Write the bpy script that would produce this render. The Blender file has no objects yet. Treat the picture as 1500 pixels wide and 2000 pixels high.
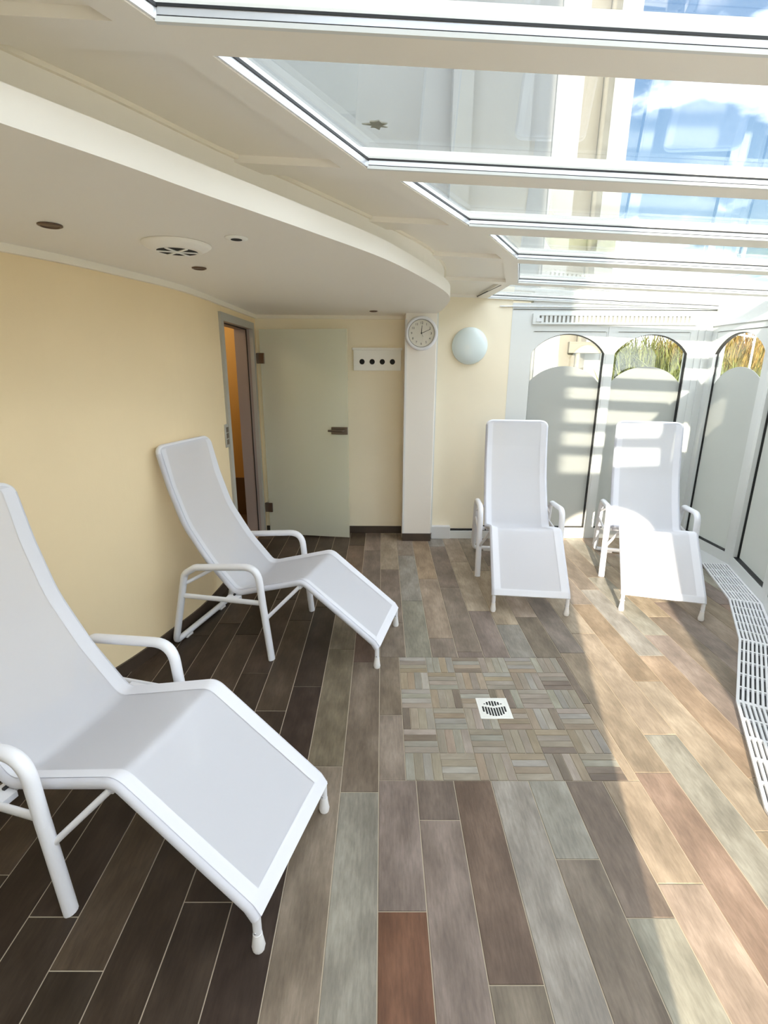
import bpy, bmesh, math, random
from mathutils import Vector, Matrix
random.seed(7)
sc = bpy.context.scene
COL = sc.collection
PI = math.pi

# ------------------------------------------------------------------ camera
cam_d = bpy.data.cameras.new('camera'); cam = bpy.data.objects.new('camera', cam_d); COL.objects.link(cam)
F_PX = 985.0
cam_d.sensor_fit = 'HORIZONTAL'; cam_d.sensor_width = 36.0; cam_d.lens = 36.0 * F_PX / 1500.0
cam_d.clip_start = 0.02; cam_d.clip_end = 500
PITCH = math.atan(280 / F_PX); ROLL = math.radians(0.35); YAW = math.atan(5 / F_PX * math.cos(PITCH))
fw = Vector((math.sin(YAW) * math.cos(PITCH), math.cos(YAW) * math.cos(PITCH), -math.sin(PITCH)))
r0 = Vector((math.cos(YAW), -math.sin(YAW), 0)); u0 = r0.cross(fw)
rr = r0 * math.cos(ROLL) + u0 * math.sin(ROLL); uu = -r0 * math.sin(ROLL) + u0 * math.cos(ROLL)
cam.matrix_world = Matrix(((rr.x, uu.x, -fw.x, 0), (rr.y, uu.y, -fw.y, 0), (rr.z, uu.z, -fw.z, 1.593), (0, 0, 0, 1)))
sc.camera = cam
sc.cycles.max_bounces = 16; sc.cycles.diffuse_bounces = 8; sc.cycles.transparent_max_bounces = 24

# ------------------------------------------------------------------ light
SUN_EL = math.radians(17.5)
SUN_H = Vector((0.2425, 0.970)).normalized()          # horizontal direction the sunlight travels
sun_dir = Vector((SUN_H.x * math.cos(SUN_EL), SUN_H.y * math.cos(SUN_EL), -math.sin(SUN_EL)))
sl = bpy.data.lights.new('sun', 'SUN'); so = bpy.data.objects.new('sun', sl); COL.objects.link(so)
sl.energy = 1.95; sl.angle = math.radians(0.6); sl.color = (1.0, 0.88, 0.70)
so.rotation_euler = sun_dir.to_track_quat('-Z', 'Y').to_euler(); so.location = (-3, -8, 8)

w = bpy.data.worlds.new('sky'); sc.world = w; w.use_nodes = True
nt = w.node_tree; nt.nodes.clear()
N = nt.nodes.new
out = N('ShaderNodeOutputWorld'); bg = N('ShaderNodeBackground'); sky = N('ShaderNodeTexSky')
sky.sky_type = 'NISHITA'; sky.sun_disc = False; sky.sun_elevation = SUN_EL
sky.sun_rotation = math.atan2(-SUN_H.x, -SUN_H.y); sky.air_density = 1.0; sky.dust_density = 0.6; sky.ozone_density = 1.5
tc = N('ShaderNodeTexCoord'); mp = N('ShaderNodeMapping'); mp.inputs['Scale'].default_value = (1, 1, 2.2); mp.inputs['Location'].default_value = (0.0, 3.3, 0.5)
nz = N('ShaderNodeTexNoise'); nz.inputs['Scale'].default_value = 2.3; nz.inputs['Detail'].default_value = 7; nz.inputs['Roughness'].default_value = 0.55
cr = N('ShaderNodeValToRGB'); cr.color_ramp.elements[0].position = 0.42; cr.color_ramp.elements[1].position = 0.57
mx = N('ShaderNodeMix'); mx.data_type = 'RGBA'
nt.links.new(tc.outputs['Generated'], mp.inputs['Vector']); nt.links.new(mp.outputs['Vector'], nz.inputs['Vector'])
nt.links.new(nz.outputs['Fac'], cr.inputs['Fac']); nt.links.new(cr.outputs['Color'], mx.inputs['Factor'])
nt.links.new(sky.outputs['Color'], mx.inputs['A']); mx.inputs['B'].default_value = (29.0, 29.4, 30.4, 1)
nt.links.new(mx.outputs['Result'], bg.inputs['Color']); bg.inputs['Strength'].default_value = 0.035
nt.links.new(bg.outputs['Background'], out.inputs['Surface'])

vs = sc.view_settings
sc.display_settings.display_device = 'sRGB'
vs.view_transform = 'Standard'; vs.look = 'None'; vs.gamma = 1.0; vs.exposure = 2.92; vs.use_curve_mapping = False

# ------------------------------------------------------------------ materials
def mat(name, col, rough=0.5, metal=0.0, spec=0.5, var=0.0, vscale=6.0, bump=0.0, bscale=60.0):
    m = bpy.data.materials.new(name); m.use_nodes = True
    t = m.node_tree; b = t.nodes['Principled BSDF']
    b.inputs['Base Color'].default_value = (*col, 1); b.inputs['Roughness'].default_value = rough
    b.inputs['Metallic'].default_value = metal; b.inputs['Specular IOR Level'].default_value = spec
    if var > 0 or bump > 0:
        g = t.nodes.new('ShaderNodeTexCoord')
    if var > 0:
        n = t.nodes.new('ShaderNodeTexNoise'); n.inputs['Scale'].default_value = vscale; n.inputs['Detail'].default_value = 5
        r = t.nodes.new('ShaderNodeMapRange'); r.inputs['To Min'].default_value = 1 - var; r.inputs['To Max'].default_value = 1 + var
        h = t.nodes.new('ShaderNodeMix'); h.data_type = 'RGBA'; h.blend_type = 'MULTIPLY'; h.inputs['Factor'].default_value = 1
        h.inputs['A'].default_value = (*col, 1)
        t.links.new(g.outputs['Object'], n.inputs['Vector']); t.links.new(n.outputs['Fac'], r.inputs['Value'])
        t.links.new(r.outputs['Result'], h.inputs['B']); t.links.new(h.outputs['Result'], b.inputs['Base Color'])
    if bump > 0:
        n2 = t.nodes.new('ShaderNodeTexNoise'); n2.inputs['Scale'].default_value = bscale
        bp = t.nodes.new('ShaderNodeBump'); bp.inputs['Strength'].default_value = bump; bp.inputs['Distance'].default_value = 0.002
        t.links.new(g.outputs['Object'], n2.inputs['Vector']); t.links.new(n2.outputs['Fac'], bp.inputs['Height'])
        t.links.new(bp.outputs['Normal'], b.inputs['Normal'])
    return m

def plank_material(name, grain, rough, amp=1.0):
    m = bpy.data.materials.new(name); m.use_nodes = True
    t = m.node_tree; b = t.nodes['Principled BSDF']; A = t.nodes.new; L = t.links.new
    oi = A('ShaderNodeObjectInfo'); g = A('ShaderNodeTexCoord')
    ad = A('ShaderNodeVectorMath'); ad.operation = 'MULTIPLY_ADD'
    ad.inputs[1].default_value = (1, 1, 1)
    rv = A('ShaderNodeVectorMath'); rv.operation = 'SCALE'; rv.inputs[0].default_value = (37, 53, 11)
    L(oi.outputs['Random'], rv.inputs['Scale']); L(g.outputs['Object'], ad.inputs[0]); L(rv.outputs['Vector'], ad.inputs[2])
    # long grain streaks
    m1 = A('ShaderNodeMapping'); m1.inputs['Scale'].default_value = (110, 16, 9) if grain == 'y' else (16, 110, 9)
    n1 = A('ShaderNodeTexNoise'); n1.inputs['Scale'].default_value = 1.0; n1.inputs['Detail'].default_value = 6; n1.inputs['Roughness'].default_value = 0.65
    L(ad.outputs['Vector'], m1.inputs['Vector']); L(m1.outputs['Vector'], n1.inputs['Vector'])
    # cloudy weathering
    m2 = A('ShaderNodeMapping'); m2.inputs['Scale'].default_value = (11, 5, 3) if grain == 'y' else (5, 11, 3)
    n2 = A('ShaderNodeTexNoise'); n2.inputs['Scale'].default_value = 1.0; n2.inputs['Detail'].default_value = 4
    L(ad.outputs['Vector'], m2.inputs['Vector']); L(m2.outputs['Vector'], n2.inputs['Vector'])
    r1 = A('ShaderNodeMapRange'); r1.inputs['From Min'].default_value = 0.3; r1.inputs['From Max'].default_value = 0.7
    r1.inputs['To Min'].default_value = 1 - 0.28 * amp; r1.inputs['To Max'].default_value = 1 + 0.22 * amp
    r2 = A('ShaderNodeMapRange'); r2.inputs['From Min'].default_value = 0.3; r2.inputs['From Max'].default_value = 0.7
    r2.inputs['To Min'].default_value = 1 - 0.30 * amp; r2.inputs['To Max'].default_value = 1 + 0.30 * amp
    L(n1.outputs['Fac'], r1.inputs['Value']); L(n2.outputs['Fac'], r2.inputs['Value'])
    mu = A('ShaderNodeMath'); mu.operation = 'MULTIPLY'; L(r1.outputs['Result'], mu.inputs[0]); L(r2.outputs['Result'], mu.inputs[1])
    # greyish wash over the wood tone
    gm = A('ShaderNodeMix'); gm.data_type = 'RGBA'; ws = A('ShaderNodeVectorMath'); ws.operation = 'MULTIPLY_ADD'; ws.inputs[1].default_value = (1.30, 1.36, 1.42); ws.inputs[2].default_value = (0.012, 0.011, 0.010); L(oi.outputs['Color'], ws.inputs[0]); L(ws.outputs['Vector'], gm.inputs['B'])
    rg = A('ShaderNodeMapRange'); rg.inputs['From Min'].default_value = 0.45; rg.inputs['From Max'].default_value = 0.75; rg.inputs['To Max'].default_value = 0.40
    L(n2.outputs['Fac'], rg.inputs['Value']); L(rg.outputs['Result'], gm.inputs['Factor']); L(oi.outputs['Color'], gm.inputs['A'])
    h = A('ShaderNodeMix'); h.data_type = 'RGBA'; h.blend_type = 'MULTIPLY'; h.inputs['Factor'].default_value = 1
    L(gm.outputs['Result'], h.inputs['A']); L(mu.outputs['Value'], h.inputs['B']); L(h.outputs['Result'], b.inputs['Base Color'])
    b.inputs['Roughness'].default_value = rough; b.inputs['Specular IOR Level'].default_value = 0.22
    bp = A('ShaderNodeBump'); bp.inputs['Strength'].default_value = 0.25; bp.inputs['Distance'].default_value = 0.0015
    L(n1.outputs['Fac'], bp.inputs['Height']); L(bp.outputs['Normal'], b.inputs['Normal'])
    return m

def glass_material(name, tint, refl=1.0, f0=0.04):
    """clear window glass: see-through, with angle-dependent mirror reflection on both faces"""
    m = bpy.data.materials.new(name); m.use_nodes = True
    t = m.node_tree; t.nodes.clear(); A = t.nodes.new; L = t.links.new
    o = A('ShaderNodeOutputMaterial'); tr = A('ShaderNodeBsdfTransparent'); gl = A('ShaderNodeBsdfGlossy'); mxs = A('ShaderNodeMixShader')
    tr.inputs['Color'].default_value = (*tint, 1); gl.inputs['Roughness'].default_value = 0.004; gl.inputs['Color'].default_value = (0.96, 0.98, 0.98, 1)
    lw = A('ShaderNodeLayerWeight'); lw.inputs['Blend'].default_value = 0.5
    pw = A('ShaderNodeMath'); pw.operation = 'POWER'; pw.inputs[1].default_value = 5.0
    ma = A('ShaderNodeMath'); ma.operation = 'MULTIPLY_ADD'; ma.inputs[1].default_value = (1 - f0) * refl; ma.inputs[2].default_value = f0
    L(lw.outputs['Facing'], pw.inputs[0]); L(pw.outputs['Value'], ma.inputs[0]); L(ma.outputs['Value'], mxs.inputs['Fac'])
    L(tr.outputs['BSDF'], mxs.inputs[1]); L(gl.outputs['BSDF'], mxs.inputs[2]); L(mxs.outputs['Shader'], o.inputs['Surface'])
    return m

def mix_material(name, parts):
    """parts: list of (weight, node type, colour, roughness) mixed in order"""
    m = bpy.data.materials.new(name); m.use_nodes = True
    t = m.node_tree; t.nodes.clear(); A = t.nodes.new; L = t.links.new
    o = A('ShaderNodeOutputMaterial'); cur = None; acc = 0.0
    for wgt, typ, col, rough in parts:
        n = A(typ); n.inputs['Color'].default_value = (*col, 1)
        if rough is not None and 'Roughness' in n.inputs: n.inputs['Roughness'].default_value = rough
        if 'IOR' in n.inputs: n.inputs['IOR'].default_value = 1.45
        acc += wgt
        if cur is None: cur = n.outputs[0]
        else:
            x = A('ShaderNodeMixShader'); x.inputs['Fac'].default_value = wgt / acc
            L(cur, x.inputs[1]); L(n.outputs[0], x.inputs[2]); cur = x.outputs[0]
    L(cur, o.inputs['Surface'])
    return m

M = {}
M['white_frame'] = mat('white_aluminium', (0.70, 0.72, 0.71), 0.4)
M['ceiling'] = mat('ceiling_paint', (0.89, 0.855, 0.79), 0.6)
M['roof_white'] = mat('roof_panel_white', (0.86, 0.825, 0.755), 0.42)
M['wall_yellow'] = mat('warm_yellow_plaster', (0.86, 0.70, 0.45), 0.75, var=0.04, vscale=3, bump=0.15, bscale=180)
M['wall_cream'] = mat('cream_plaster', (0.88, 0.80, 0.63), 0.7, var=0.03, vscale=3, bump=0.12, bscale=180)
M['pier'] = mat('pale_pier_paint', (0.86, 0.82, 0.76), 0.6)
M['crown'] = mat('crown_paint', (0.86, 0.81, 0.70), 0.5)
M['plank'] = plank_material('wood_look_plank', 'y', 0.42, 0.72)
M['strip_y'] = plank_material('mosaic_strip_lengthwise', 'y', 0.42, 0.45)
M['strip_x'] = plank_material('mosaic_strip_crosswise', 'x', 0.42, 0.45)
M['grout'] = mat('sand_grout', (0.44, 0.37, 0.28), 0.85)
M['skirt'] = mat('brown_skirting_tile', (0.060, 0.042, 0.030), 0.38, var=0.35, vscale=9)
M['chair_metal'] = mat('white_powder_coat', (0.80, 0.815, 0.87), 0.3)
M['chair_tip'] = mat('white_plastic_tip', (0.85, 0.85, 0.86), 0.4)
M['mesh_fabric'] = mix_material('white_mesh_fabric', [(0.62, 'ShaderNodeBsdfDiffuse', (0.79, 0.80, 0.86), None), (0.27, 'ShaderNodeBsdfTranslucent', (0.86, 0.87, 0.90), None), (0.11, 'ShaderNodeBsdfTransparent', (1, 1, 1), None)])
M['hem'] = mix_material('white_fabric_hem', [(0.85, 'ShaderNodeBsdfDiffuse', (0.80, 0.81, 0.865), None), (0.15, 'ShaderNodeBsdfTranslucent', (0.86, 0.87, 0.90), None)])
M['black'] = mat('black_rubber', (0.012, 0.012, 0.013), 0.5)
M['dark_hole'] = mat('dark_cavity', (0.01, 0.01, 0.01), 0.8)
M['silver'] = mat('silver_bead', (0.78, 0.80, 0.84), 0.25, 0.55)
M['steel'] = mat('brushed_steel', (0.20, 0.165, 0.135), 0.35, 0.8)
M['drain_steel'] = mat('bright_steel', (0.80, 0.80, 0.78), 0.3, 0.35)
M['grey_frame'] = mat('grey_door_frame', (0.42, 0.41, 0.37), 0.4)
M['jamb'] = mat('taupe_reveal', (0.34, 0.28, 0.25), 0.5)
M['ochre'] = mat('ochre_hall_wall', (0.46, 0.28, 0.08), 0.7)
M['hall_dado'] = mat('brown_hall_tile', (0.10, 0.06, 0.03), 0.5)
M['clear'] = glass_material('clear_window_glass', (0.94, 0.965, 0.955))
M['roof_glass'] = glass_material('greenish_roof_glass', (0.86, 0.893, 0.905), 1.0, 0.07)
M['frost'] = mix_material('frosted_glass', [(0.34, 'ShaderNodeBsdfGlass', (0.66, 0.69, 0.68), 0.5), (0.16, 'ShaderNodeBsdfTranslucent', (0.66, 0.67, 0.67), None), (0.50, 'ShaderNodeBsdfDiffuse', (0.60, 0.60, 0.58), None)])
M['door_glass'] = mix_material('frosted_door_glass', [(0.40, 'ShaderNodeBsdfTransparent', (0.95, 0.98, 0.94), None), (0.04, 'ShaderNodeBsdfTranslucent', (0.78, 0.84, 0.78), None), (0.53, 'ShaderNodeBsdfDiffuse', (0.84, 0.85, 0.74), None), (0.03, 'ShaderNodeBsdfGlossy', (0.9, 0.95, 0.9), 0.25)])
M['opal'] = mat('opal_lamp_glass', (0.70, 0.79, 0.80), 0.12)
M['dial'] = mat('clock_dial', (0.72, 0.70, 0.63), 0.5)
M['ink'] = mat('black_ink', (0.02, 0.02, 0.02), 0.6)
M['rim_grey'] = mat('clock_rim_grey', (0.35, 0.34, 0.31), 0.35)
M['board'] = mat('white_board', (0.88, 0.88, 0.84), 0.4)
M['bronze'] = mat('bronze_lamp', (0.16, 0.10, 0.07), 0.35, 0.6)
M['grating'] = mat('white_grating', (0.80, 0.81, 0.84), 0.35)
M['plinth'] = mat('pale_grey_plinth', (0.68, 0.69, 0.70), 0.4)
M['ext_white'] = mat('white_render_facade', (0.27, 0.275, 0.28), 0.8, var=0.06, vscale=1.2)
M['ext_beige'] = mat('beige_render_facade', (0.17, 0.155, 0.128), 0.8, var=0.10, vscale=2.0)
M['ground'] = mat('meadow_ground', (0.16, 0.17, 0.06), 0.9, var=0.3, vscale=0.8)
M['leaf'] = mat('dry_leaf', (0.20, 0.19, 0.15), 0.8)
M['post'] = mat('white_post_paint', (0.85, 0.84, 0.80), 0.4)

def shrub_material():
    m = bpy.data.materials.new('shrub_foliage'); m.use_nodes = True
    t = m.node_tree; b = t.nodes['Principled BSDF']; A = t.nodes.new; L = t.links.new
    g = A('ShaderNodeTexCoord'); n = A('ShaderNodeTexNoise'); n.inputs['Scale'].default_value = 0.35; n.inputs['Detail'].default_value = 4
    sx = A('ShaderNodeSeparateXYZ'); L(g.outputs['Object'], sx.inputs['Vector'])
    mr = A('ShaderNodeMapRange'); mr.inputs['From Min'].default_value = 10.0; mr.inputs['From Max'].default_value = 12.0
    L(sx.outputs['X'], mr.inputs['Value'])
    c1 = A('ShaderNodeValToRGB'); c1.color_ramp.elements[0].color = (0.07, 0.09, 0.012, 1); c1.color_ramp.elements[1].color = (0.13, 0.145, 0.04, 1)
    c1.color_ramp.elements[0].position = 0.35; c1.color_ramp.elements[1].position = 0.65
    c2 = A('ShaderNodeValToRGB'); c2.color_ramp.elements[0].color = (0.14, 0.12, 0.025, 1); c2.color_ramp.elements[1].color = (0.24, 0.13, 0.03, 1)
    c2.color_ramp.elements[0].position = 0.35; c2.color_ramp.elements[1].position = 0.65
    L(g.outputs['Object'], n.inputs['Vector']); L(n.outputs['Fac'], c1.inputs['Fac']); L(n.outputs['Fac'], c2.inputs['Fac'])
    x = A('ShaderNodeMix'); x.data_type = 'RGBA'; L(mr.outputs['Result'], x.inputs['Factor']); L(c1.outputs['Color'], x.inputs['A']); L(c2.outputs['Color'], x.inputs['B'])
    n3 = A('ShaderNodeTexNoise'); n3.inputs['Scale'].default_value = 9; r3 = A('ShaderNodeMapRange'); r3.inputs['From Min'].default_value = .3; r3.inputs['From Max'].default_value = .7; r3.inputs['To Min'].default_value = .55; r3.inputs['To Max'].default_value = 1.4
    L(g.outputs['Object'], n3.inputs['Vector']); L(n3.outputs['Fac'], r3.inputs['Value'])
    h = A('ShaderNodeMix'); h.data_type = 'RGBA'; h.blend_type = 'MULTIPLY'; h.inputs['Factor'].default_value = 1
    L(x.outputs['Result'], h.inputs['A']); L(r3.outputs['Result'], h.inputs['B']); L(h.outputs['Result'], b.inputs['Base Color'])
    b.inputs['Roughness'].default_value = 0.8
    return m
M['shrub'] = shrub_material()

# ------------------------------------------------------------------ mesh helpers
class MB:
    def __init__(self): self.v = []; self.f = []; self.smooth = []
    def add(self, vs, fs, smooth=False):
        o = len(self.v); self.v += [tuple(p) for p in vs]
        for f in fs: self.f.append([i + o for i in f]); self.smooth.append(smooth)
        return self
    def box(self, x0, x1, y0, y1, z0, z1):
        return self.add([(x0, y0, z0), (x1, y0, z0), (x1, y1, z0), (x0, y1, z0), (x0, y0, z1), (x1, y0, z1), (x1, y1, z1), (x0, y1, z1)],
                        [(0, 3, 2, 1), (4, 5, 6, 7), (0, 1, 5, 4), (1, 2, 6, 5), (2, 3, 7, 6), (3, 0, 4, 7)])
    def prism(self, poly, z0, z1):
        """vertical prism over a CCW plan polygon; z0/z1 numbers or functions of (x, y)"""
        n = len(poly); a = z0 if callable(z0) else (lambda x, y: z0); b = z1 if callable(z1) else (lambda x, y: z1)
        vs = [(x, y, a(x, y)) for x, y in poly] + [(x, y, b(x, y)) for x, y in poly]
        fs = [list(range(n))[::-1], list(range(n, 2 * n))] + [(i, (i + 1) % n, n + (i + 1) % n, n + i) for i in range(n)]
        return self.add(vs, fs)
    def strip(self, left, right, z0, z1):
        """closed band between two plan polylines of equal length"""
        a = z0 if callable(z0) else (lambda x, y: z0); b = z1 if callable(z1) else (lambda x, y: z1); n = len(left)
        vs = []
        for l, r in zip(left, right):
            vs += [(l[0], l[1], a(*l)), (r[0], r[1], a(*r)), (r[0], r[1], b(*r)), (l[0], l[1], b(*l))]
        fs = []
        for i in range(n - 1):
            k = 4 * i
            for j in range(4): fs.append((k + j, k + 4 + j, k + 4 + (j + 1) % 4, k + (j + 1) % 4))
        fs += [(0, 1, 2, 3), (4 * n - 1, 4 * n - 2, 4 * n - 3, 4 * n - 4)]
        return self.add(vs, fs)
    def tube(self, path, ra, rb=None, seg=12, up=(0, 0, 1), caps=True, radii=None):
        rb = rb or ra; P = [Vector(p) for p in path]; n = len(P); up = Vector(up); vs = []
        prev = None
        for i, p in enumerate(P):
            t = (P[min(i + 1, n - 1)] - P[max(i - 1, 0)]).normalized()
            if prev is None:
                a = up - t * up.dot(t)
                if a.length < 1e-3: a = Vector((1, 0, 0)) - t * t.x
            else: a = prev - t * prev.dot(t)
            a.normalize(); prev = a; b = t.cross(a); k = radii[i] if radii else 1.0
            for j in range(seg):
                c = 2 * PI * j / seg; vs.append(p + a * (math.cos(c) * ra * k) + b * (math.sin(c) * rb * k))
        fs = []
        for i in range(n - 1):
            for j in range(seg): fs.append((i * seg + j, i * seg + (j + 1) % seg, (i + 1) * seg + (j + 1) % seg, (i + 1) * seg + j))
        self.add(vs, fs, True)
        if caps:
            self.add(vs[:seg], [list(range(seg))[::-1]]); self.add(vs[-seg:], [list(range(seg))])
        return self
    def lathe(self, prof, centre, axis='z', seg=32):
        """prof: list of (radius, height)"""
        vs = []; fs = []; n = len(prof)
        for r, h in prof:
            for j in range(seg):
                c = 2 * PI * j / seg; x, y = r * math.cos(c), r * math.sin(c)
                p = (x, y, h) if axis == 'z' else (x, -h, y)
                vs.append((centre[0] + p[0], centre[1] + p[1], centre[2] + p[2]))
        for i in range(n - 1):
            for j in range(seg): fs.append((i * seg + j, i * seg + (j + 1) % seg, (i + 1) * seg + (j + 1) % seg, (i + 1) * seg + j))
        self.add(vs, fs, True)
        self.add(vs[:seg], [list(range(seg))[::-1]]); self.add(vs[-seg:], [list(range(seg))])
        return self
    def mesh(self, name, m):
        me = bpy.data.meshes.new(name); me.from_pydata(self.v, [], self.f)
        me.polygons.foreach_set('use_smooth', self.smooth)
        bm = bmesh.new(); bm.from_mesh(me); bmesh.ops.recalc_face_normals(bm, faces=bm.faces); bm.to_mesh(me); bm.free()
        me.materials.append(m); me.update(); return me
    def build(self, name, m, parent=None):
        return link(name, self.mesh(name, m), parent)

def link(name, me, parent=None):
    o = bpy.data.objects.new(name, me); COL.objects.link(o)
    if parent is not None: o.parent = parent
    return o
def tag(o, label, cat, group=None, kind=None):
    o['label'] = label; o['category'] = cat
    if group: o['group'] = group
    if kind: o['kind'] = kind
    return o
def empty(name, loc=(0, 0, 0), rz=0.0):
    o = bpy.data.objects.new(name, None); COL.objects.link(o); o.location = loc; o.rotation_euler = (0, 0, rz); o.empty_display_size = 0.1
    return o
def struct(o, label, cat): return tag(o, label, cat, kind='structure')
def part(o, label): o['label'] = label; return o

def bevel(o, wdt=0.004, seg=2):
    md = o.modifiers.new('bevel', 'BEVEL'); md.width = wdt; md.segments = seg; md.limit_method = 'ANGLE'; return o

def fillet(pts, r, n=6):
    """round the inner corners of a polyline (2-D or 3-D); r number or list per point"""
    P = [Vector(p) for p in pts]; outp = [P[0]]
    for i in range(1, len(P) - 1):
        ri = r[i] if isinstance(r, (list, tuple)) else r
        a = P[i - 1] - P[i]; b = P[i + 1] - P[i]; la, lb = a.length, b.length; a.normalize(); b.normalize()
        ang = math.acos(max(-1, min(1, a.dot(b))))
        if ri <= 0 or ang > PI - 0.02: outp.append(P[i]); continue
        d = min(ri / math.tan(ang / 2), la * 0.49, lb * 0.49)
        p0 = P[i] + a * d; p1 = P[i] + b * d
        for k in range(n + 1):
            s = k / n; outp.append(p0 * (1 - s) ** 2 + P[i] * 2 * s * (1 - s) + p1 * s ** 2)
    outp.append(P[-1]); return outp

def smooth_curve(pts, n=8):
    """Catmull-Rom through plan points"""
    P = [Vector(p) for p in pts]; P = [P[0] * 2 - P[1]] + P + [P[-1] * 2 - P[-2]]; res = []
    for i in range(1, len(P) - 2):
        for k in range(n):
            t = k / n; a, b, c, d = P[i - 1], P[i], P[i + 1], P[i + 2]
            res.append(0.5 * ((2 * b) + (c - a) * t + (2 * a - 5 * b + 4 * c - d) * t * t + (3 * b - a - 3 * c + d) * t ** 3))
    res.append(P[-2]); return [(p.x, p.y) for p in res]

def offset(poly, d):
    """offset an open plan polyline to its left by d"""
    res = []
    for i, p in enumerate(poly):
        a = poly[max(i - 1, 0)]; b = poly[min(i + 1, len(poly) - 1)]
        t = Vector((b[0] - a[0], b[1] - a[1])).normalized(); res.append((p[0] - t.y * d, p[1] + t.x * d))
    return res

# ------------------------------------------------------------------ room layout (metres, x right, y away from the camera, z up)
YB = 4.84          # door wall
YW = 4.71          # window wall
YE = -0.35         # end wall behind the camera
ZS = 2.05          # dropped ceiling
roof = lambda x, y=0: 2.217 - 0.0375 * x     # underside of the glazed roof
WALL = [(-1.15, 4.84), (-1.155, 4.4), (-1.16, 3.9), (-1.165, 3.4), (-1.195, 3.05), (-1.28, 2.70), (-1.335, 2.5), (-1.41, 2.3), (-1.51, 2.1), (-1.66, 1.85), (-1.84, 1.6), (-2.09, 1.3), (-2.4, 1.0), (-2.8, 0.7), (-3.2, 0.45)]
wall_curve = smooth_curve(WALL, 5)
V = [(2.92, 4.71), (2.94, 3.985), (2.69, 3.233), (2.37, 2.65), (1.947, 2.05), (1.64, 1.445), (1.45, 0.6), (1.25, -0.35)]   # glass wall, inner face

# ---- floor
slab = MB().box(-3.3, 3.1, -0.5, 5.0, -0.12, -0.0025)
floor = struct(slab.build('floor', M['grout']), 'brown wood-look plank tile floor with pale grout joints', 'floor')

def clip(poly, p, n):
    """keep the part of a convex polygon where (q-p).n >= 0"""
    res = []
    for i in range(len(poly)):
        a, b = poly[i], poly[(i + 1) % len(poly)]
        da = (a[0] - p[0]) * n[0] + (a[1] - p[1]) * n[1]; db = (b[0] - p[0]) * n[0] + (b[1] - p[1]) * n[1]
        if da >= 0: res.append(a)
        if (da < 0) != (db < 0):
            s = da / (da - db); res.append((a[0] + (b[0] - a[0]) * s, a[1] + (b[1] - a[1]) * s))
    return res
def wall_x(y):
    for (x1, y1), (x2, y2) in zip(WALL, WALL[1:]):
        if y2 <= y <= y1: return x2 + (x1 - x2) * (y - y2) / (y1 - y2)
    return -3.2 if y < 0.45 else -1.15
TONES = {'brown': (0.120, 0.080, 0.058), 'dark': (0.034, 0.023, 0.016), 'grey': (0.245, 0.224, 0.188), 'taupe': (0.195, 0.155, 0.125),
         'sand': (0.275, 0.218, 0.160), 'red': (0.125, 0.060, 0.036), 'olive': (0.145, 0.118, 0.083), 'rose': (0.24, 0.172, 0.122), 'umber': (0.058, 0.040, 0.028), 'ash': (0.285, 0.262, 0.222), 'fawn': (0.27, 0.230, 0.184), 'mid': (0.170, 0.134, 0.105)}  # dark and umber also carry the shade of the left floor
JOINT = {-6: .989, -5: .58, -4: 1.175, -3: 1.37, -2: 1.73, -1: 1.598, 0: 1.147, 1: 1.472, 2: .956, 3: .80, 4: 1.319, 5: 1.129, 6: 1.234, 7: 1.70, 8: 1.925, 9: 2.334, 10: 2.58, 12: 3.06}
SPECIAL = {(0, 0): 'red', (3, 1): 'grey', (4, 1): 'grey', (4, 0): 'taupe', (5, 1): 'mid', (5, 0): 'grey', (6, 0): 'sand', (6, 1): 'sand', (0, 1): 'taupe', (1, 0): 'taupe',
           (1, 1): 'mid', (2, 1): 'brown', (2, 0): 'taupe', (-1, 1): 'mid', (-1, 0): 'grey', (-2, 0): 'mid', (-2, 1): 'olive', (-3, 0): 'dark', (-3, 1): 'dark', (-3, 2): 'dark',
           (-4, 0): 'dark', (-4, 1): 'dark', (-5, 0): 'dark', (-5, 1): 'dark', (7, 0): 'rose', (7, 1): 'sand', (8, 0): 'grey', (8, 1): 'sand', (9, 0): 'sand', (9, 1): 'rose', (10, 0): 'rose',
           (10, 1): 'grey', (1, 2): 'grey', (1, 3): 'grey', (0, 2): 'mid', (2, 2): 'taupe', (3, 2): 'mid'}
MOS = (0.104, 1.002, 1.657, 2.558)
PW, PL, GAP = 0.1502, 0.908, 0.0035
floor_rng = random.Random(21)
shared = {}
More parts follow.
